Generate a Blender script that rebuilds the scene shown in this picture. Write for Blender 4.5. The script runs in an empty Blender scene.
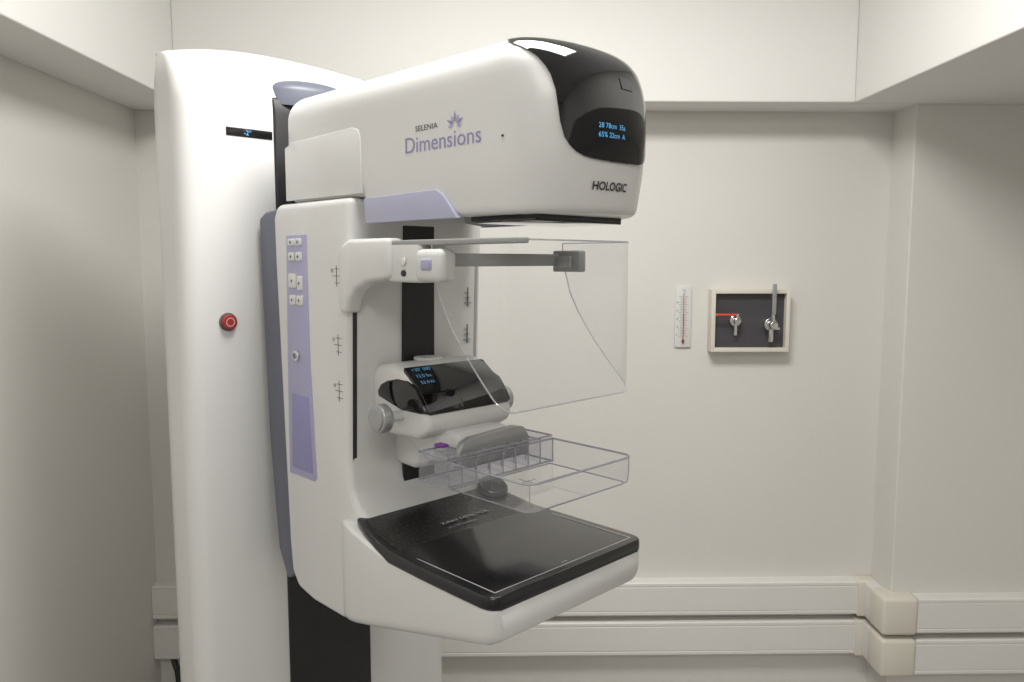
import bpy, bmesh, math
from mathutils import Vector, Matrix
sc=bpy.context.scene
try:
    sc.view_settings.view_transform='Standard'; sc.view_settings.look='None'
except Exception: pass
# ---------------- materials
def mat(name,col,rough=0.5,metal=0.0,noise=0.0,nscale=30,bump=0.0,bscale=200,coat=0.0,emit=0.0,spec=0.5):
    m=bpy.data.materials.new(name); m.use_nodes=True
    nt=m.node_tree; b=nt.nodes['Principled BSDF']
    b.inputs['Base Color'].default_value=(*col,1); b.inputs['Roughness'].default_value=rough
    b.inputs['Metallic'].default_value=metal
    b.inputs['Specular IOR Level'].default_value=spec
    if coat: b.inputs['Coat Weight'].default_value=coat; b.inputs['Coat Roughness'].default_value=0.05
    if emit:
        b.inputs['Emission Color'].default_value=(*col,1); b.inputs['Emission Strength'].default_value=emit
    tc=nt.nodes.new('ShaderNodeTexCoord')
    if noise:
        n=nt.nodes.new('ShaderNodeTexNoise'); n.inputs['Scale'].default_value=nscale; n.inputs['Detail'].default_value=4
        nt.links.new(tc.outputs['Object'],n.inputs['Vector'])
        r=nt.nodes.new('ShaderNodeMixRGB'); r.blend_type='MIX'
        r.inputs[1].default_value=(*[c*(1-noise) for c in col],1); r.inputs[2].default_value=(*[min(1,c*(1+noise)) for c in col],1)
        nt.links.new(n.outputs['Fac'],r.inputs[0]); nt.links.new(r.outputs[0],b.inputs['Base Color'])
    if bump:
        n2=nt.nodes.new('ShaderNodeTexNoise'); n2.inputs['Scale'].default_value=bscale
        nt.links.new(tc.outputs['Object'],n2.inputs['Vector'])
        bp=nt.nodes.new('ShaderNodeBump'); bp.inputs['Strength'].default_value=bump; bp.inputs['Distance'].default_value=0.002
        nt.links.new(n2.outputs['Fac'],bp.inputs['Height']); nt.links.new(bp.outputs['Normal'],b.inputs['Normal'])
    return m
M={}
M['wall']=mat('wall_paint',(.735,.717,.68),.75,noise=.03,nscale=2,bump=.12,bscale=90)
M['soffit']=mat('soffit_paint',(.80,.79,.765),.75,noise=.02,nscale=2)
M['ceil']=mat('ceiling_paint',(.85,.85,.84),.8,noise=.02,nscale=2)
M['floor']=mat('floor_vinyl',(.40,.39,.38),.45,noise=.1,nscale=6)
M['white']=mat('white_enamel',(.75,.748,.742),.27,noise=.012,nscale=4)
M['white2']=mat('white_plastic',(.72,.72,.71),.4,noise=.012,nscale=6)
M['black']=mat('gloss_black',(.005,.005,.006),.05,noise=.1,nscale=5,coat=.3)
M['trayblk']=mat('satin_black',(.012,.012,.013),.16,noise=.1,nscale=5)
M['blackm']=mat('matt_black',(.014,.014,.016),.45,noise=.1,nscale=40)
M['dkgrey']=mat('slate_grey',(.13,.14,.18),.4,noise=.05,nscale=8)
M['window']=mat('dark_sensor_glass',(.03,.03,.035),.2,noise=.05,nscale=8)
M['lav']=mat('lavender_plastic',(.42,.41,.60),.4,noise=.02,nscale=8)
M['lav2']=mat('deep_lavender_plastic',(.28,.27,.50),.4,noise=.02,nscale=8)
M['lavpale']=mat('pale_lavender_plastic',(.46,.46,.62),.4,noise=.02,nscale=8)
M['grey']=mat('grey_plastic',(.36,.36,.36),.4,noise=.03,nscale=9)
M['silver']=mat('silver_paint',(.42,.42,.43),.35,metal=.5,noise=.03,nscale=20)
M['chrome']=mat('chrome',(.72,.72,.72),.14,metal=1,noise=.02,nscale=30)
M['red']=mat('red_plastic',(.36,.03,.025),.4,noise=.03,nscale=30)
M['orange']=mat('orange_red_paint',(.75,.08,.03),.4,noise=.03,nscale=30)
M['cream']=mat('cream_plastic',(.74,.705,.62),.45,noise=.03,nscale=12)
M['trunk']=mat('trunking_plastic',(.80,.785,.755),.42,noise=.02,nscale=6)
M['ink']=mat('dark_ink',(.03,.03,.035),.5,noise=.05,nscale=50)
M['inkgrey']=mat('grey_ink',(.12,.12,.12),.5,noise=.05,nscale=50)
M['inklav']=mat('lavender_ink',(.30,.28,.50),.5,noise=.05,nscale=50)
M['inkwhite']=mat('white_ink',(.6,.6,.6),.5,noise=.05,nscale=50)
M['blue']=mat('blue_display_glow',(.10,.40,.75),.5,emit=.5,noise=.05,nscale=50)
M['bluedim']=mat('dim_blue_display_glow',(.10,.34,.58),.5,emit=.28,noise=.05,nscale=50)
M['purple']=mat('purple_plastic',(.22,.06,.35),.4,noise=.05,nscale=50)
M['panel']=mat('dark_panel',(.07,.065,.075),.3,noise=.15,nscale=12)
m=mat('carbon_weave',(.012,.012,.013),.3,coat=.2); nt=m.node_tree; b=nt.nodes['Principled BSDF']
tc=nt.nodes.new('ShaderNodeTexCoord'); v=nt.nodes.new('ShaderNodeTexVoronoi'); v.inputs['Scale'].default_value=160
nt.links.new(tc.outputs['Object'],v.inputs['Vector'])
cr=nt.nodes.new('ShaderNodeValToRGB'); cr.color_ramp.elements[0].color=(.06,.058,.055,1); cr.color_ramp.elements[0].position=.1
cr.color_ramp.elements[1].color=(.008,.008,.008,1); cr.color_ramp.elements[1].position=.45
nt.links.new(v.outputs['Distance'],cr.inputs[0]); nt.links.new(cr.outputs[0],b.inputs['Base Color'])
bp=nt.nodes.new('ShaderNodeBump'); bp.inputs['Strength'].default_value=.4; bp.inputs['Distance'].default_value=.001
nt.links.new(v.outputs['Distance'],bp.inputs['Height']); nt.links.new(bp.outputs['Normal'],b.inputs['Normal'])
M['carbon']=m
def acrylic(name,tint,r0,rg,haze,dc=(.8,.8,.82)):
    m=bpy.data.materials.new(name); m.use_nodes=True; nt=m.node_tree
    for n in list(nt.nodes): nt.nodes.remove(n)
    o=nt.nodes.new('ShaderNodeOutputMaterial'); t=nt.nodes.new('ShaderNodeBsdfTransparent'); t.inputs[0].default_value=(*tint,1)
    g=nt.nodes.new('ShaderNodeBsdfGlossy'); g.inputs['Roughness'].default_value=.03
    d=nt.nodes.new('ShaderNodeBsdfDiffuse'); d.inputs[0].default_value=(*dc,1)
    lw=nt.nodes.new('ShaderNodeLayerWeight'); lw.inputs[0].default_value=.5
    pw=nt.nodes.new('ShaderNodeMath'); pw.operation='POWER'; pw.inputs[1].default_value=4
    ma=nt.nodes.new('ShaderNodeMath'); ma.operation='MULTIPLY_ADD'; ma.inputs[1].default_value=rg; ma.inputs[2].default_value=r0
    nt.links.new(lw.outputs['Facing'],pw.inputs[0]); nt.links.new(pw.outputs[0],ma.inputs[0])
    m1=nt.nodes.new('ShaderNodeMixShader'); m2=nt.nodes.new('ShaderNodeMixShader')
    nt.links.new(ma.outputs[0],m1.inputs[0]); nt.links.new(t.outputs[0],m1.inputs[1]); nt.links.new(g.outputs[0],m1.inputs[2])
    ns=nt.nodes.new('ShaderNodeTexNoise'); ns.inputs['Scale'].default_value=8
    tc=nt.nodes.new('ShaderNodeTexCoord'); nt.links.new(tc.outputs['Object'],ns.inputs['Vector'])
    mm=nt.nodes.new('ShaderNodeMath'); mm.operation='MULTIPLY'; mm.inputs[1].default_value=haze*2
    nt.links.new(ns.outputs['Fac'],mm.inputs[0]); nt.links.new(mm.outputs[0],m2.inputs[0])
    nt.links.new(m1.outputs[0],m2.inputs[1]); nt.links.new(d.outputs[0],m2.inputs[2]); nt.links.new(m2.outputs[0],o.inputs[0])
    return m
M['acr']=acrylic('clear_acrylic',(.975,.978,.985),.06,.5,.035)
M['acredge']=acrylic('acrylic_edge',(.85,.86,.9),.1,.5,.35)
M['paddleedge']=acrylic('paddle_edge',(.66,.66,.72),.2,.5,.30,(.68,.68,.74))
M['acrrib']=acrylic('moulded_clear_plastic',(.86,.86,.91),.07,.4,.10)

# ---------------- mesh builder
class MB:
    def __init__(s): s.bm=bmesh.new(); s.mats=[]
    def mi(s,k):
        if k not in s.mats: s.mats.append(k)
        return s.mats.index(k)
    def add(s,bm2,k,mtx=None):
        i=s.mi(k)
        for f in bm2.faces: f.material_index=i
        me=bpy.data.meshes.new('t'); bm2.to_mesh(me); bm2.free()
        if mtx: me.transform(mtx)
        s.bm.from_mesh(me); bpy.data.meshes.remove(me); return s
    def box(s,u0,u1,v0,v1,w0,w1,k,bev=0.0,seg=3,mtx=None):
        b=bmesh.new(); bmesh.ops.create_cube(b,size=1)
        for q in b.verts: q.co=Vector(((u0+u1)/2+q.co.x*(u1-u0),(v0+v1)/2+q.co.y*(v1-v0),(w0+w1)/2+q.co.z*(w1-w0)))
        if bev: bmesh.ops.bevel(b,geom=b.edges[:],offset=bev,segments=seg,profile=.5,affect='EDGES')
        return s.add(b,k,mtx)
    def quad(s,pts,k):
        b=bmesh.new(); b.faces.new([b.verts.new(p) for p in pts]); return s.add(b,k)
    def prism(s,pts,a0,a1,k,bev=0.0,axis='v',seg=3,mtx=None):
        b=bmesh.new()
        def P(p,a): return {'v':(p[0],a,p[1]),'u':(a,p[0],p[1]),'w':(p[0],p[1],a)}[axis]
        A=[b.verts.new(P(p,a0)) for p in pts]; B=[b.verts.new(P(p,a1)) for p in pts]
        n=len(pts); b.faces.new(A); b.faces.new(B[::-1])
        for i in range(n): b.faces.new((A[i],B[i],B[(i+1)%n],A[(i+1)%n]))
        bmesh.ops.recalc_face_normals(b,faces=b.faces[:])
        if bev:
            es=[e for e in b.edges if len(e.link_faces)==2 and e.calc_face_angle(0)>.6]
            bmesh.ops.bevel(b,geom=es,offset=bev,segments=seg,profile=.5,affect='EDGES',clamp_overlap=True)
        return s.add(b,k,mtx)
    def loft(s,rings,k,cap=True,closed=True,mtx=None):
        b=bmesh.new(); R=[[b.verts.new(p) for p in r] for r in rings]
        n=len(R[0])
        for i in range(len(R)-1):
            for j in range(n if closed else n-1):
                b.faces.new((R[i][j],R[i][(j+1)%n],R[i+1][(j+1)%n],R[i+1][j]))
        if cap: b.faces.new(R[0][::-1]); b.faces.new(R[-1])
        bmesh.ops.recalc_face_normals(b,faces=b.faces[:])
        return s.add(b,k,mtx)
    def cyl(s,c,axis,r,h,k,r2=None,bev=0.0,n=32):
        b=bmesh.new(); bmesh.ops.create_cone(b,cap_ends=True,segments=n,radius1=r,radius2=r if r2 is None else r2,depth=h)
        if bev:
            es=[e for e in b.edges if e.calc_face_angle(0)>.8]
            bmesh.ops.bevel(b,geom=es,offset=bev,segments=3,profile=.5,affect='EDGES')
        q=Vector((0,0,1)).rotation_difference(Vector(axis).normalized())
        return s.add(b,k,Matrix.Translation(Vector(c))@q.to_matrix().to_4x4())
    def tube(s,pts,r,k,n=8):
        pts=[Vector(p) for p in pts]; rings=[]
        for i,p in enumerate(pts):
            d=(pts[min(i+1,len(pts)-1)]-pts[max(i-1,0)]).normalized()
            a=d.orthogonal() if i==0 else (a-d*a.dot(d))
            a.normalize(); c=d.cross(a)
            rings.append([p+a*r*math.cos(2*math.pi*j/n)+c*r*math.sin(2*math.pi*j/n) for j in range(n)])
        return s.loft(rings,k)
def finish(mb,name,parent=None,smooth=35,label=None,off=None):
    me=bpy.data.meshes.new(name); mb.bm.to_mesh(me); mb.bm.free()
    for k in mb.mats: me.materials.append(M[k])
    ob=bpy.data.objects.new(name,me); sc.collection.objects.link(ob)
    if smooth:
        for p in me.polygons: p.use_smooth=True
        try: me.set_sharp_from_angle(angle=math.radians(smooth))
        except Exception: pass
    if parent: ob.parent=parent
    if off is not None: ob.location=off
    if label: ob['label']=label
    return ob
def thing(name,loc,label,cat,rotz=0,group=None):
    e=bpy.data.objects.new(name,None); e.empty_display_size=.1; sc.collection.objects.link(e)
    e.location=loc; e.rotation_euler=(0,0,rotz); e['label']=label; e['category']=cat
    if group: e['group']=group
    return e
def textbm(body,size,mapf,align='LEFT',sx=1.0,bold=0.0):
    cu=bpy.data.curves.new('txt','FONT'); cu.body=body; cu.size=size; cu.align_x=align
    cu.resolution_u=4; cu.offset=bold
    ob=bpy.data.objects.new('txt',cu); sc.collection.objects.link(ob)
    bpy.context.view_layer.update()
    dg=bpy.context.evaluated_depsgraph_get()
    me=bpy.data.meshes.new_from_object(ob.evaluated_get(dg))
    bpy.data.objects.remove(ob)
    b=bmesh.new(); b.from_mesh(me); bpy.data.meshes.remove(me)
    for q in b.verts: q.co=Vector(mapf(q.co.x*sx,q.co.y))
    return b

# ================= ROOM
def struct(mb,name,label=None,smooth=0):
    o=finish(mb,name,smooth=smooth); o['kind']='structure'
    return o
XL=-1.087; XP=1.195; YB=2.4; YP=2.27; XR=1.95; YN=-1.7; ZC=2.62; ZS=2.044
mb=MB(); mb.box(XL-.12,XR+.12,YN-.12,YB+.12,-.1,0,'floor'); struct(mb,'floor')
mb=MB(); mb.box(XL-.12,XR+.12,YN-.12,YB+.12,ZC,ZC+.1,'ceil'); struct(mb,'ceiling')
mb=MB(); mb.box(XL-.12,XP,YB,YB+.12,0,ZC,'wall')
struct(mb,'wall_back')
mb=MB(); mb.box(XP,XR+.12,YP,YB+.12,0,ZC,'wall',bev=.004); struct(mb,'wall_pillar')
mb=MB(); mb.box(XL-.12,XL,YN,YB,0,ZC,'wall'); struct(mb,'wall_left')
mb=MB(); mb.box(XR,XR+.12,YN,YP,0,ZC,'wall'); struct(mb,'wall_right')
mb=MB(); mb.box(XL-.12,XR+.12,YN-.12,YN,0,ZC,'wall'); struct(mb,'wall_front')
mb=MB(); mb.box(XL,-.905,YN,YB,ZS,ZC,'soffit',bev=.004); struct(mb,'trim_1')
mb=MB(); mb.box(-.905,1.01,2.25,YB,ZS,ZC,'soffit',bev=.004); struct(mb,'trim_2')
mb=MB(); mb.box(1.01,XR,YN,YP,ZS,ZC,'soffit',bev=.004)
mb.box(1.01,XP,YP,YB,ZS,ZC,'soffit',bev=.0); struct(mb,'trim_3')
def rail_profile_x(mb,x0,x1,yb,yf,z0,z1):
    pts=[(yb,z0),(yf+.004,z0),(yf,z0+.004),(yf,z0+.012),(yf+.002,z0+.0135),(yf+.002,z0+.0155),(yf,z0+.017),(yf,z1-.017),(yf+.002,z1-.0155),(yf+.002,z1-.0135),(yf,z1-.012),(yf,z1-.004),(yf+.004,z1),(yb,z1)]
    mb.loft([[(x0,p[0],p[1]) for p in pts],[(x1,p[0],p[1]) for p in pts]],'trunk')
RZ=[(.479,.588),(.347,.458)]
n=4
for z0,z1 in RZ:
    mb=MB(); rail_profile_x(mb,XL+.001,XP-.055,YB,YB-.042,z0,z1); struct(mb,'trim_%d'%n); n+=1
    mb=MB()
    mb.box(XP-.042,XP,YP+.0,YB-.042,z0,z1,'trunk',bev=.004)
    mb.box(XP-.062,XP,YB-.05,YB,z0-.004,z1+.004,'cream',bev=.006)
    mb.box(XP-.046,XP+.062,YP-.050,YP+.045,z0-.004,z1+.004,'cream',bev=.012)
    struct(mb,'trim_%d'%n,smooth=35); n+=1
    mb=MB(); rail_profile_x(mb,XP+.062,XR,YP,YP-.042,z0,z1); struct(mb,'trim_%d'%n); n+=1

# ================= MACHINE
AZ=math.radians(-46.33)
Fw=Vector((.6904,-.7234,0)); Lw=Vector((.7234,.6904,0)); O=Vector((.113,1.137,0))
UB=-.81
mach=thing('mammography_machine',O+Fw*UB,'white floor-standing breast x-ray machine with black support tray','medical machine',AZ)
OFF=(-UB,0,0)
def part(mb,name,parent=None,label=None,smooth=35):
    if parent is None: return finish(mb,name,mach,smooth,label,OFF)
    return finish(mb,name,parent,smooth,label,(0,0,0))
def rr(u0,u1,h,rf,rb,n=8,v0=None):
    a=-h if v0 is None else v0
    pts=[]
    for (cu,cv,r,st) in ((u1-rf,h-rf,rf,0),(u0+rb,h-rb,rb,90),(u0+rb,a+rb,rb,180),(u1-rf,a+rf,rf,270)):
        for i in range(n+1):
            t=math.radians(st+90*i/n); pts.append((cu+r*math.cos(t),cv+r*math.sin(t)))
    # subdivide the long straight runs so the crowned top stays smooth
    out=[]
    for i,p in enumerate(pts):
        q=pts[(i+1)%len(pts)]; out.append(p)
        if abs(q[1]-p[1])>.2:
            for k in range(1,16): out.append((p[0]+(q[0]-p[0])*k/16,p[1]+(q[1]-p[1])*k/16))
    return out
# --- column
CB=-.872; V0=-.288; V1=.33
def crown(v): return .044*(1-min(1,abs((v+.06)/.27)**2.3)) if v<-.06 else .044*(1-.9*((v+.06)/.39)**2)
mb=MB(); rings=[]
for z in (.05,.4,.9,1.4,1.80,1.88): rings.append([(p[0],p[1],z) for p in rr(CB,-.70,V1,.035,.085,v0=V0)])
for i in range(1,13):
    t=math.radians(90*i/12); fi=.085*(1-math.cos(t)); si=.010*(1-math.cos(t))
    cx=CB+.006*(1-math.cos(t)); fx=-.70-fi
    rf=.012+.023*(1-i/12)
    rb=min(.085,fx-cx-rf-.001)
    rings.append([(p[0],p[1],1.88+(.090+crown(p[1]))*math.sin(t)) for p in rr(cx,fx,V1-si,rf,rb,v0=V0+si)])
mb.loft(rings,'white')
mb.box(-1.0,-.62,-.36,.36,0,.055,'white2',bev=.015)
column=part(mb,'column',label='tall white rounded column')
mb=MB()
mb.prism([(-.74,.08),(-.694,.08),(-.694,1.885),(-.70,1.915),(-.72,1.93),(-.75,1.935),(-.80,1.935)],-.10,.10,'blackm',bev=.004)
part(mb,'slide_channel',label='black vertical slide channel')
mb=MB(); rings=[]
for i in range(0,9):
    t=math.radians(90*i/8); r=.112*math.cos(t)+.001
    rings.append([(-.745+r*.62*math.cos(a*math.pi/16),r*math.sin(a*math.pi/16),1.935+.03*math.sin(t)) for a in range(32)])
rings=[[(q[0],q[1],1.905) for q in rings[0]]]+rings
mb.loft(rings,'dkgrey'); part(mb,'channel_cap',label='slate grey rounded cap')
mb=MB(); mb.box(-.703,-.6985,-.197,-.103,1.834,1.850,'black',bev=.001)
disp=part(mb,'angle_display',column)
mb=MB(); mb.add(textbm('-2°',.013,lambda x,y:(-.6975,-.163+x,1.8375+y)),'blue'); part(mb,'display_digits',column,smooth=0)
mb=MB(); mb.cyl((-.699,-.207,1.482),(1,0,0),.0175,.004,'inkgrey',bev=.001); mb.cyl((-.694,-.207,1.482),(1,0,0),.0145,.010,'red',bev=.002)
mb.loft([[(-.6885,-.207+r*math.cos(a*math.pi/12),1.482+r*math.sin(a*math.pi/12)) for a in range(24)] for r in (.007,.0085)],'inkwhite',cap=False)
part(mb,'emergency_stop_button',column,label='red round emergency button')
# --- C arm
mb=MB(); H=.145
prof=[(-.615,1.703),(-.37,1.703),(-.377,1.55),(-.387,1.26),(-.383,1.21),(-.372,1.185),(-.35,1.165),(-.32,1.152),(-.30,1.10),(-.33,1.0),(-.36,.975),(-.42,.962),(-.52,.962),(-.575,.972),(-.598,1.0),(-.605,1.06),(-.628,1.60),(-.63,1.68)]
mb.prism(prof,-H,.156,'white',bev=.012,seg=4)
arm=part(mb,'c_arm',label='white vertical gantry arm body')
mb=MB(); mb.prism([(-.62,1.695),(-.665,1.692),(-.690,1.680),(-.690,1.60),(-.676,1.25),(-.652,1.03),(-.62,.975),(-.58,1.0)],-.142,.142,'dkgrey',bev=.006)
mb.box(-.70,-.66,-.08,.08,1.05,1.62,'blackm',bev=.005)
part(mb,'rear_cover',label='slate grey rear cover of the arm')
def fu(z): return -.377-(1.55-z)*.0345
mb=MB(); mb.prism([(fu(1.66)-.004,1.66),(fu(1.66)+.0015,1.66),(-.3785,1.20),(-.39,1.20)],-.034,.036,'blackm')
mb.prism([(fu(1.3),1.3),(fu(1.3)+.0015,1.3),(-.3845,1.25),(-.3815,1.20),(-.39,1.20)],-.034,.036,'blackm')
part(mb,'belt_slot',arm,label='black vertical belt slot')
for a0,a1,k in ((-.136,-.128,'ink'),(.138,.145,'grey')):
    mb=MB(); mb.prism([(fu(1.60)-.004,1.60),(fu(1.60)+.001,1.60),(fu(1.21)+.001,1.235),(fu(1.21)-.006,1.235)],a0,a1,k)
    part(mb,'guide_slot',arm)
VS=-H
mb=MB(); mb.prism([(-.577,1.645),(-.507,1.645),(-.505,1.42),(-.492,1.205),(-.50,1.197),(-.590,1.197),(-.585,1.42)],VS-.0015,VS+.004,'lav',bev=.001)
strip=part(mb,'control_strip',arm,label='lavender side control strip')
mb=MB(); mb.prism([(-.572,1.352),(-.512,1.352),(-.503,1.21),(-.577,1.21)],VS-.0022,VS+.003,'lav2',bev=.0008)
part(mb,'side_pocket',arm,label='deep lavender pocket')
for (uc,zc,w,h) in [(-.557,1.632,.020,.013),(-.532,1.632,.020,.013),(-.557,1.606,.020,.016),(-.532,1.606,.020,.016),(-.556,1.562,.026,.026),(-.530,1.558,.016,.026),(-.557,1.527,.020,.018),(-.532,1.527,.020,.018)]:
    q=MB(); q.box(uc-w/2,uc+w/2,VS-.005,VS+.001,zc-h/2,zc+h/2,'white2',bev=.002)
    q.box(uc-.003,uc+.003,VS-.0054,VS-.004,zc-.0007,zc+.0007,'ink')
    q.box(uc-.0007,uc+.0007,VS-.0054,VS-.004,zc-.003,zc+.003,'ink')
    part(q,'keypad_button',arm)
mb=MB(); mb.cyl((-.548,VS-.003,1.425),(0,-1,0),.010,.008,'chrome',bev=.001); mb.cyl((-.548,VS-.0072,1.425),(0,-1,0),.006,.002,'grey'); mb.box(-.549,-.547,VS-.009,VS-.007,1.421,1.429,'ink')
part(mb,'key_lock',arm,label='chrome key lock')
for zc,t in ((1.573,'30'),(1.455,'24'),(1.375,'18')):
    mb=MB()
    mb.box(-.412,-.4108,VS-.0006,VS+.001,zc-.018,zc+.018,'inkgrey')
    for k in range(3): mb.box(-.4115-(.012 if k==1 else .006),-.4005,VS-.0006,VS+.001,zc-.0125+.012*k,zc-.0115+.012*k,'inkgrey')
    mb.add(textbm(t,.009,lambda x,y:(-.43+x,VS-.0006,zc+.006+y)),'inkgrey')
    part(mb,'height_mark',arm,smooth=0,label='small printed black height mark')
for zc in (1.53,1.46,1.40):
    mb=MB()
    for k in range(3): mb.box(fu(zc)-.001,fu(zc)+.0025,.112,.130-.004*k,zc-.012+.010*k,zc-.0112+.010*k,'inkgrey')
    mb.box(fu(zc)-.001,fu(zc)+.0025,.120,.121,zc-.018,zc+.018,'inkgrey')
    part(mb,'height_mark',arm,smooth=0,label='small printed black height mark')
# --- pod
def sect(u,h,w0,w1,r,n=4):
    pts=[]
    for (cv,cw,st) in ((h-r,w1-r,0),(-h+r,w1-r,90),(-h+r,w0+r,180),(h-r,w0+r,270)):
        for i in range(n+1):
            t=math.radians(st+90*i/n); pts.append((u,cv+r*math.cos(t),cw+r*math.sin(t)))
    return pts
def sect2(u,h,w0,w1,rt,rb,n=5):
    pts=[]
    for (cv,cw,st,r) in ((h-rt,w1-rt,0,rt),(-h+rt,w1-rt,90,rt),(-h+rb,w0+rb,180,rb),(h-rb,w0+rb,270,rb)):
        for i in range(n+1):
            t=math.radians(st+90*i/n); pts.append((u,cv+r*math.cos(t),cw+r*math.sin(t)))
    return pts
mb=MB(); rings=[]
for u,h,zt in [(-.41,.140,1.145),(-.402,.152,1.150),(-.392,.158,1.152),(-.375,.163,1.152),(-.35,.167,1.148),(-.30,.169,1.138),(-.24,.170,1.128),(-.15,.171,1.124),(-.05,.172,1.1225),(-.02,.172,1.1225),(-.008,.170,1.1225),(-.001,.165,1.122),(0.003,.158,1.121)]:
    z0=1.066+.25*u
    e=0
    if u>-.03: e=.010*((u+.03)/.033)**2
    if u<-.40: e=.008
    rings.append(sect2(u,h,z0+e,zt,.006,.022))
mb.loft(rings,'white'); pod=part(mb,'receptor_housing',label='white housing under the breast tray',smooth=50)
# --- tray
mb=MB(); rings=[]
tr=[(-.425,.050),(-.420,.080),(-.410,.105),(-.395,.124),(-.375,.140),(-.35,.152),(-.32,.160),(-.28,.167),(-.24,.171),(-.15,.174),(-.08,.175),(-.02,.175),(-.010,.173),(-.003,.169),(0.003,.161),(.005,.155)]
for u,h in tr:
    zt=1.141 + (.022*min(1,max(0,(-.225-u)/.12))**1.3)
    z0=1.1205 + (.028*min(1,max(0,(-.24-u)/.12)))
    e=.003 if u>.004 else 0
    rings.append(sect(u,h,z0+e,zt-e,.006,3))
mb.loft(rings,'trayblk')
mb.cyl((-.322,.132,1.162),(.5,-.15,1),.030,.026,'trayblk',bev=.008)
tray=part(mb,'breast_support_tray',label='glossy black breast support tray')
mb=MB(); rings=[]
for u,h in [(-.415,.08),(-.40,.105),(-.375,.128),(-.34,.142),(-.30,.152),(-.26,.156),(-.228,.157)]:
    zt=1.1418 + (.022*min(1,max(0,(-.225-u)/.12))**1.3)
    rings.append([(u,-h+2*h*j/12,zt) for j in range(13)])
mb.loft(rings,'carbon',cap=False,closed=False)
part(mb,'textured_grip_area',tray,smooth=60,label='dimpled dark carbon surface')
mb=MB(); z=1.1416
def fl(u0,u1,v0,v1): mb.box(u0,u1,v0,v1,z-.001,z,'inkwhite')
fl(-.012,-.0108,-.155,.155); fl(-.212,-.2108,-.155,.155); fl(-.212,-.0108,-.155,-.1538); fl(-.212,-.0108,.1538,.155)
fl(-.02,-.0192,-.006,.006)
mb.add(textbm('X-RAY DETECTOR',.013,lambda x,y:(-.262-y*1,-.04+x*1.0,1.1490),bold=.0003),'inkwhite')
mb.add(textbm('24 x 29 cm FIELD',.009,lambda x,y:(-.245-y*1,-.04+x*1.0,1.1465)),'inkwhite')
part(mb,'field_outline',tray,smooth=0,label='thin white printed field outline')

# --- tube head
HW=.13; US=-.035; UF=.075; UBK=-.604; NN=2.25; Z1=1.897
def zbot(u):
    if u<-.352: return 1.704
    if u>-.335: return 1.662
    return 1.704-(u+.352)/.017*.042
def infl(z):
    ds=df=0
    if z>Z1-.045: t=min(1,(z-(Z1-.045))/.045); ds=.036*(1-math.sqrt(max(0,1-t*t)))
    if z>Z1-.10: t=min(1,(z-(Z1-.10))/.10); df=.075*(1-math.sqrt(max(0,1-t*t)))
    if z<1.74: df+=.016*((1.74-z)/.08)**1.3; ds+=.004*((1.74-z)/.08)**1.3
    return ds,df
def frontpt(th,hw,uf):
    c=max(0,math.cos(th)); s_=math.sin(th)
    return (US+(uf-US)*c**(2/NN), hw*math.copysign(abs(s_)**(2/NN),s_))
NF=40
def houtline(ds,df):
    hw=HW-ds; uf=UF-df; pts=[]
    for i in range(NF+1): pts.append(frontpt(math.radians(-90+180*i/NF),hw,uf))
    side=[-.06,-.12,-.2,-.28,-.334,-.353,-.42,-.5,-.55]
    pts+=[(u,hw) for u in side]
    r=.022; ub=UBK+ds*.6
    for i in range(9):
        t=math.radians(90+90*i/8); pts.append((ub+r+r*math.cos(t),hw-r+r*math.sin(t)))
    for i in range(9):
        t=math.radians(180+90*i/8); pts.append((ub+r+r*math.cos(t),-hw+r+r*math.sin(t)))
    pts+=[(u,-hw) for u in side[::-1]]
    return pts
rings=[]
fr=[(0,.012),(.0012,.007),(.004,.003),(.008,.0008),(.013,0)]
for dz,ins in fr:
    ds,df=infl(1.662+dz); o=houtline(ds+ins,df+ins); rings.append([(p[0],p[1],zbot(p[0])+dz) for p in o])
for z in (1.725,1.75,1.78,1.80,1.82,1.835,1.848,1.858,1.866,1.873,1.879,1.885,1.890,1.894,1.8962,1.897):
    ds,df=infl(z); rings.append([(p[0],p[1],z) for p in houtline(ds,df)])
mb=MB(); mb.loft(rings,'white'); head=part(mb,'tube_head',label='white rounded x-ray tube head',smooth=28)
edge=[(1.732,6),(1.7325,14),(1.734,21),(1.737,27),(1.742,32),(1.75,36.5),(1.76,40),(1.78,43),(1.80,44.5),(1.82,45.5),(1.84,47.5),(1.852,50),(1.862,54),(1.870,59),(1.877,66),(1.884,75),(1.890,84),(1.894,88),(1.897,90)]
rings=[]; NV=32
for z,te in edge:
    ds,df=infl(z); ds-=.002; df-=.0025
    row=[]
    for j in range(NV+1):
        p=frontpt(math.radians(te*(-1+2*j/NV)),HW-ds,UF-df); row.append((p[0],p[1],z+(.0015 if z>1.86 else 0)))
    rings.append(row)
row0=[]
ds,df=infl(1.732)
for j in range(NV+1):
    p=frontpt(math.radians(6*(-1+2*j/NV)),HW-ds-.002,UF-df-.003); row0.append((p[0],p[1],1.7315))
mb=MB(); mb.loft([row0]+rings,'black',cap=False,closed=False)
mb.loft([[ (q[0],q[1],1.8986) for q in rings[-1]],[(US-.03,q[1]*.98,1.8986) for q in rings[-1]]],'black',cap=False,closed=False)
bmesh.ops.solidify(mb.bm,geom=mb.bm.faces[:],thickness=.002)
visor=part(mb,'display_visor',head,label='glossy black curved display visor',smooth=50)
def onhead(v,z,out):
    ds,df=infl(z); hw=HW-ds; t=math.asin(min(1,(abs(v)/hw)**(NN/2)))
    p=frontpt(math.copysign(t,v),hw,UF-df); return (p[0]+out,v,z)
mb=MB(); mb.add(textbm('HOLOGIC',.0155,lambda x,y:onhead(-.010+x,1.6945+y,.0012),align='CENTER',sx=1.0,bold=.0004),'ink')
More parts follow.
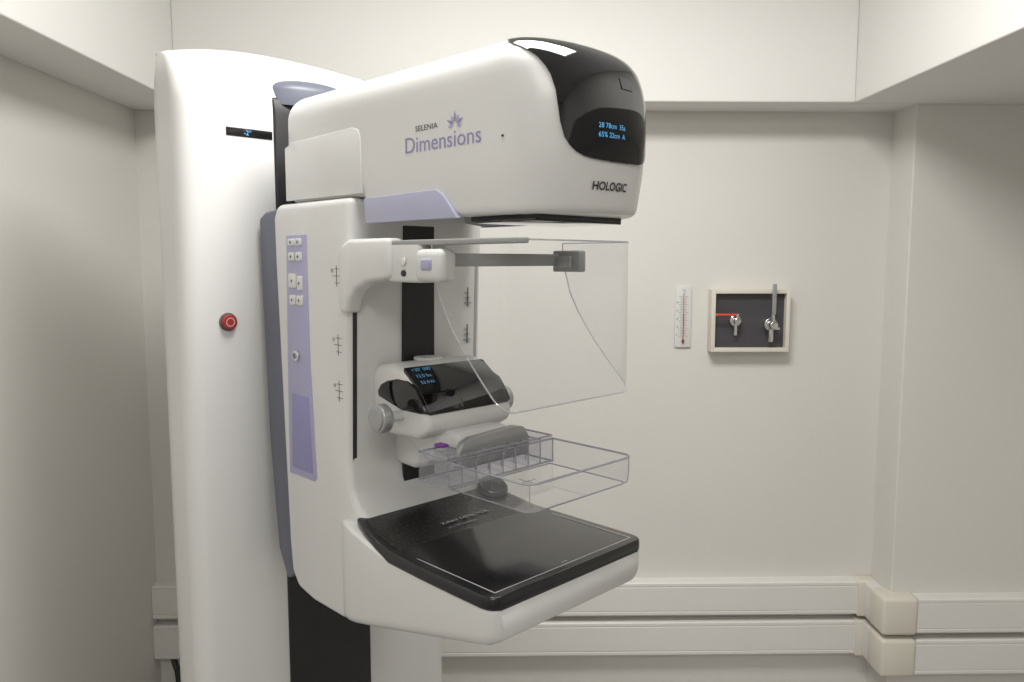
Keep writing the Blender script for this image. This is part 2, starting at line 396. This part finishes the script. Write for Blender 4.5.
part(mb,'maker_lettering',head,smooth=0,label='black block lettering')
mb=MB()
mb.add(textbm('28 78cm  35s',.0095,lambda x,y:onhead(-.045+x,1.775+y,.0042)),'blue')
mb.add(textbm('65% 22cm  A',.0095,lambda x,y:onhead(-.045+x,1.763+y,.0042)),'blue')
part(mb,'visor_readout',head,smooth=0,label='blue glowing readout')
mb=MB()
rings=[[onhead(.006+.028*i/4,z,.0032) for i in range(5)] for z in (1.832,1.840,1.848)]
mb.loft(rings,'window',cap=False,closed=False); part(mb,'sensor_window',head)
VH=-HW-.0008
mb=MB(); mb.add(textbm('Dimensions',.0335,lambda x,y:(-.236+x,VH,1.761+y),sx=1.10),'inklav')
mb.add(textbm('SELENIA',.0115,lambda x,y:(-.208+x,VH,1.791+y),sx=1.25),'ink'); part(mb,'model_lettering',head,smooth=0,label='lavender and grey model lettering')
mb=MB()
for k in range(7):
    a=math.radians(-10+33.3*k); L=.020 if k%2 else .016
    c=Vector((-.117,VH,1.791)); d=Vector((math.cos(a),0,math.sin(a))); nrm=Vector((-d.z,0,d.x))
    pts=[c+d*.004,c+d*L*.45+nrm*.0028,c+d*L,c+d*L*.45-nrm*.0028]
    mb.quad(pts,'inklav' if k%2 else 'lav')
part(mb,'flower_emblem',head,smooth=0,label='lavender petal emblem')
pp=[(-.600,1.709),(-.600,1.805),(-.575,1.813),(-.375,1.817),(-.36,1.812),(-.354,1.80),(-.352,1.709)]
for s_ in (-1,1):
    mb=MB()
    if s_<0: mb.prism(pp,-HW-.0018,-HW+.004,'white',bev=.0012)
    else: mb.prism(pp,HW-.004,HW+.0018,'white',bev=.0012)
    part(mb,'side_panel',head)
    mb=MB()
    mb.prism([(-.345,1.700),(-.16,1.703),(-.143,1.694),(-.112,1.660),(-.342,1.660)],HW-.006 if s_>0 else -HW-.0022,(HW+.0022) if s_>0 else -HW+.006,'lavpale',bev=.001)
    part(mb,'accent_panel',head,label='pale lavender accent panel')
mb=MB(); mb.cyl((-.02,-HW-.0005,1.765),(0,-1,0),.0015,.002,'ink'); part(mb,'screw_cap',head)
mb=MB(); mb.box(-.125,.015,-.095,.085,1.656,1.663,'blackm',bev=.002); mb.box(-.112,.012,-.10,.088,1.653,1.6575,'black',bev=.001)
part(mb,'collimator_plate',head,label='thin black plate under the head')

# --- face shield
R=.022; VN=-.148; VF=.137
path=[(-.15,VN)]
for i in range(1,8): path.append((-.15+(.15-R)*i/7,VN))
for i in range(1,7):
    t=math.radians(-90+90*i/6); path.append((-R+R*math.cos(t),VN+R+R*math.sin(t)))
for i in range(1,10): path.append((0,VN+R+(VF-VN-2*R)*i/9))
for i in range(1,7):
    t=math.radians(90*i/6); path.append((-R+R*math.cos(t),VF-R+R*math.sin(t)))
for i in range(1,8): path.append((-R-(.15-R)*i/7,VF))
mb=MB(); rows=[[] for _ in range(9)]
for (u,v) in path:
    q=min(1,max(0,(u+.15)/.15)); zbm=1.60-.208*q**.62
    for k in range(9): rows[k].append((u,v,zbm+(1.628-zbm)*k/8))
mb.loft(rows,'acr',cap=False,closed=False)
mb.tube(rows[0],.0013,'acredge',6); mb.tube(rows[8],.0013,'acredge',6)
mb.tube([rows[k][0] for k in range(9)],.0012,'acredge',6); mb.tube([rows[k][-1] for k in range(9)],.0012,'acredge',6)
part(mb,'face_shield',label='clear curved acrylic face shield')
mb=MB()
mb.prism([(-.388,1.512),(-.366,1.512),(-.358,1.535),(-.34,1.552),(-.31,1.564),(-.245,1.572),(-.245,1.634),(-.355,1.634),(-.378,1.626),(-.388,1.605)],-.158,-.125,'white',bev=.008)
mb.box(-.26,-.175,-.150,-.095,1.566,1.628,'white2',bev=.006)
mb.box(-.178,-.118,-.160,-.125,1.568,1.616,'white2',bev=.010)
mb.box(-.160,-.136,-.163,-.155,1.585,1.602,'lav',bev=.003)
mb.cyl((-.215,-.151,1.598),(0,-1,0),.007,.004,'chrome',bev=.001); mb.cyl((-.215,-.151,1.580),(0,-1,0),.005,.004,'ink',bev=.001)
mb.prism([(-.29,-.15),(.03,-.15),(.03,-.13),(-.08,-.115),(-.29,-.10)],1.622,1.630,'grey',bev=.002,axis='w')
mb.box(-.16,-.149,-.13,.13,1.590,1.610,'grey',bev=.002)
mb.box(-.165,-.105,.128,.146,1.580,1.616,'grey',bev=.003)
mb.box(-.150,-.118,.120,.130,1.588,1.606,'silver',bev=.002)
part(mb,'shield_bracket',label='white and grey sliding shield bracket')

# --- compression device
mb=MB(); H2=.095
mb.prism([(-.385,1.312),(-.39,1.395),(-.385,1.410),(-.37,1.421),(-.33,1.425),(-.30,1.419),(-.262,1.392),(-.243,1.369),(-.228,1.341),(-.230,1.320),(-.26,1.305),(-.34,1.302)],-H2,H2,'white',bev=.012,seg=4)
mb.prism([(-.41,1.235),(-.41,1.33),(-.25,1.335),(-.245,1.31),(-.262,1.28),(-.30,1.245),(-.34,1.232)],-.045,.062,'white',bev=.012,seg=4)
mb.prism([(-.36,1.320),(-.20,1.320),(-.195,1.298),(-.21,1.270),(-.28,1.258),(-.33,1.285)],-.058,.058,'white',bev=.010)
comp=part(mb,'compression_device',label='white compression head with black readout')
dz=-.004
prof2=[(-.366,1.366),(-.368,1.376),(-.358,1.388),(-.34,1.396),(-.31,1.402),(-.285,1.401),(-.262,1.3915),(-.243,1.3685),(-.2335,1.352),(-.25,1.350),(-.30,1.350)]
mb=MB(); mb.prism(prof2,-H2-.002,-H2+.03,'black',bev=.003); mb.prism([(-.300,1.4215),(-.296,1.4195),(-.26,1.3935),(-.2405,1.3695),(-.2300,1.350),(-.26,1.350),(-.30,1.38)],-H2+.004,H2-.008,'black',bev=.002)
mb.prism(prof2,H2-.03,H2+.002,'black',bev=.003)
part(mb,'readout_panel',comp,label='glossy black sloping readout panel',smooth=50)
mb=MB()
mb.cyl((-.348,0,1.4255),(0,0,1),.026,.005,'white2',bev=.002)
mb.add(textbm('R  L',.012,lambda x,y:(-.344-y,-.012+x,1.4285)),'inklav'); part(mb,'top_button',comp)
mb=MB()
def slope(t):
    a=Vector((-.298,1.4215)); b_=Vector((-.26,1.3945)); return a+(b_-a)*t
for k,tx in enumerate(('+30° 000','12.0 lbs','53.4 N')):
    t0=(k+1)*.33-.04
    def mp(x,y,t0=t0):
        p=slope(t0-y/.0466)
        return (p.x+.001,-.083+x,p.y+.0015)
    mb.add(textbm(tx,.0105,mp),'bluedim')
part(mb,'compression_readout',comp,smooth=0,label='dim blue digits')
for s_ in (-1,1):
    mb=MB(); mb.cyl((-.30,s_*.10,1.342),(0,1,0),.009,.07,'white2',bev=.001)
    mb.cyl((-.30,s_*.137,1.342),(0,1,0),.024,.020,'silver',bev=.004); mb.cyl((-.30,s_*.148,1.342),(0,1,0),.019,.004,'grey',bev=.001)
    part(mb,'hand_knob',comp,label='grey round hand knob')
mb=MB()
mb.prism([(-.078,1.268),(.085,1.268),(.083,1.30),(.072,1.316),(.05,1.321),(-.05,1.316),(-.066,1.310),(-.076,1.296)],-.19,-.176,'silver',bev=.003,axis='u')
part(mb,'paddle_clamp',comp,label='silver curved clamp plate')
# --- paddle (thin clear sheets)
mb=MB(); PH=.118
def wallq(a,b_,z0,z1,k='acr'): mb.quad([(*a,z0),(*b_,z0),(*b_,z1),(*a,z1)],k)
def pout(ins,r):
    pts=[(-.153,-PH+ins)]
    for sgn in (-1,1):
        for i in range(7):
            t=math.radians(90*i/6)
            if sgn<0: pts.append((.02-ins-r+r*math.sin(t),-PH+ins+r-r*math.cos(t)))
            else: pts.append((.02-ins-r+r*math.cos(t),PH-ins-r+r*math.sin(t)))
    pts.append((-.153,PH-ins)); return pts
lev=[(1.249,.007,.014),(1.2505,.003,.016),(1.255,.001,.018),(1.272,.0,.018),(1.292,0,.018)]
rw=[[(*q,z) for q in pout(i_,r_)] for z,i_,r_ in lev]
mb.loft(rw,'acr',cap=False,closed=True)
b=bmesh.new(); b.faces.new([b.verts.new(p) for p in rw[0]]); mb.add(b,'acr')
e=.0014
mb.tube([rw[0][-1]]+rw[0],.0012,'paddleedge',6); mb.tube([rw[-1][-1]]+rw[-1],.0018,'paddleedge',6)
mb.tube([(-.153,-PH,1.25),(-.153,-PH,1.292)],e,'paddleedge',6); mb.tube([(-.153,PH,1.25),(-.153,PH,1.292)],e,'paddleedge',6)
for q in (4,10): mb.tube([rw[k][q] for k in range(5)],.0008,'paddleedge',6)
mb.tube([(-.10,-.02,1.2500),(-.10,.02,1.2500)],.0006,'paddleedge',6); mb.tube([(-.12,0,1.2500),(-.08,0,1.2500)],.0006,'paddleedge',6)
part(mb,'compression_paddle',label='clear plastic compression paddle tray',smooth=40)
mb=MB()
mb.quad([(-.226,-PH,1.252),(-.155,-PH,1.252),(-.155,PH,1.252),(-.226,PH,1.252)],'acrrib')
wallq((-.226,-PH),(-.226,PH),1.252,1.297,'acrrib')
for k in range(9):
    v=-PH+.0+k*(2*PH)/8
    wallq((-.226,v),(-.155,v),1.252,1.295,'acrrib')
    if 0<k<8:
        mb.tube([(-.226,v,1.295),(-.155,v,1.295)],.0014,'paddleedge',5)
        mb.tube([(-.155,v,1.252),(-.155,v,1.295)],.0014,'paddleedge',5)
        mb.tube([(-.19,v,1.252),(-.19,v,1.295)],.0010,'paddleedge',5)
c=[(-.226,-PH),(-.155,-PH),(-.155,PH),(-.226,PH)]
for z in (1.252,1.297): mb.tube([(*q,z) for q in c]+[(*c[0],z)],.0018,'paddleedge',6)
part(mb,'paddle_mount',label='ribbed clear plastic paddle mount',smooth=0)
mb=MB(); mb.box(-.226,-.205,-.088,-.072,1.300,1.305,'purple',bev=.002); part(mb,'release_tab',label='purple release tab')

# ================= WALL OBJECTS
yb=YB
e=thing('gas_outlet_box',(.766,yb,1.4165),'cream framed recessed wall box with dark panel and chrome valves','wall box')
mb=MB(); x0,x1,z0,z1=-.120,.120,-.096,.094; d=-.045
for (a0,a1,b0,b1) in ((x0,x0+.012,z0,z1),(x1-.012,x1,z0,z1),(x0+.010,x1-.010,z0,z0+.012),(x0+.010,x1-.010,z1-.012,z1)):
    mb.box(a0,a1,d,0,b0,b1,'cream',bev=.001)
finish(mb,'frame',e)
mb=MB(); mb.box(x0+.01,x1-.01,-.024,0,z0+.01,z1-.01,'panel'); finish(mb,'back_panel',e,smooth=0)
mb=MB(); mb.cyl((-.045,-.032,0),(0,1,0),.018,.02,'chrome',bev=.003); mb.cyl((-.045,-.05,0),(0,1,0),.010,.03,'chrome',bev=.002)
mb.cyl((-.045,-.04,-.025),(0,0,1),.006,.04,'chrome'); mb.box(-.112,-.045,-.062,-.056,.016,.022,'orange',bev=.002)
mb.cyl((-.045,-.058,.012),(0,0,1),.005,.02,'chrome')
finish(mb,'valve',e,label='chrome valve with orange red lever')
mb=MB(); mb.cyl((.062,-.03,-.012),(0,1,0),.020,.03,'chrome',bev=.003); mb.cyl((.062,-.055,-.012),(0,1,0),.012,.04,'chrome',bev=.002)
mb.cyl((.062,-.045,-.045),(0,0,1),.008,.04,'chrome',bev=.002); mb.cyl((.062,-.06,.03),(0,0,1),.006,.09,'chrome',bev=.002)
mb.box(.057,.069,-.068,-.060,.02,.112,'silver',bev=.002); mb.box(.064,.088,-.05,-.045,-.028,-.02,'chrome',bev=.001)
finish(mb,'valve',e,label='chrome valve with upright lever')
e=thing('wall_thermometer',(.568,yb,1.4255),'white plastic wall thermometer with fine printed scale','thermometer')
mb=MB(); mb.prism([(-.023,-.094),(.023,-.094),(.025,-.09),(.025,.085),(.02,.095),(-.02,.095),(-.025,.085),(-.025,-.09)],-.008,0,'white2',bev=.001); finish(mb,'backplate',e)
mb=MB()
for k in range(26):
    w=.012 if k%5==0 else .007
    zz=-.062+k*.005
    mb.box(-.003-w,-.003,-.0086,-.0078,zz-.0003,zz+.0003,'ink'); mb.box(.003,.003+w,-.0086,-.0078,zz-.0003,zz+.0003,'red')
for k,t in enumerate(('0','10','20','30','40')): mb.add(textbm(t,.007,lambda x,y:(-.022+x,-.0086,-.058+k*.025+y)),'ink')
mb.add(textbm('°C',.010,lambda x,y:(-.005+x,-.0086,.077+y)),'ink'); finish(mb,'scale',e,smooth=0)
mb=MB(); mb.cyl((0,-.010,0),(0,0,1),.0018,.15,'chrome'); mb.cyl((0,-.0115,-.03),(0,0,1),.0010,.08,'red'); mb.cyl((0,-.011,-.075),(0,0,1),.004,.01,'red',bev=.001)
finish(mb,'glass_tube',e)
e=thing('power_cable',(-1.0,2.33,0),'black cable hanging from wall trunking beside the column','cable')
mb=MB(); mb.tube([(-.035,.045,.36),(-.03,.04,.335),(-.012,.02,.315),(.0,0,.28),(.008,-.01,.2),(.03,-.02,.012),(.2,-.04,.01)],.010,'blackm',10); finish(mb,'cable_sheath',e)
# ================= LIGHT
def area(loc,rot,sx,sy,p,col):
    l=bpy.data.lights.new('ceiling_or_fill_lamp','AREA'); l.shape='RECTANGLE'; l.size=sx; l.size_y=sy; l.energy=p; l.color=col
    o=bpy.data.objects.new('ceiling_or_fill_lamp',l); sc.collection.objects.link(o); o.location=loc; o.rotation_euler=rot; return o
area((.12,1.15,2.60),(0,0,0),.7,.45,28,(1,.985,.95))
area((-.1,-.7,2.60),(0,0,0),.9,.5,17,(1,.985,.95))  # added fill light behind the camera, not a fixture of the room
w=bpy.data.worlds.new('world'); sc.world=w; w.use_nodes=True
w.node_tree.nodes['Background'].inputs[0].default_value=(1,.97,.93,1); w.node_tree.nodes['Background'].inputs[1].default_value=.15
# ================= CAMERA
cam=bpy.data.cameras.new('camera'); cam.sensor_width=36; cam.lens=780/1024*36
co=bpy.data.objects.new('camera',cam); sc.collection.objects.link(co); co.location=(0,0,1.6)
p=math.atan(81/780); a=math.atan(13/784)
fwv=Vector((math.sin(a)*math.cos(p),math.cos(a)*math.cos(p),-math.sin(p)))
co.rotation_euler=fwv.to_track_quat('-Z','Y').to_euler(); cam.clip_start=.02
sc.camera=co
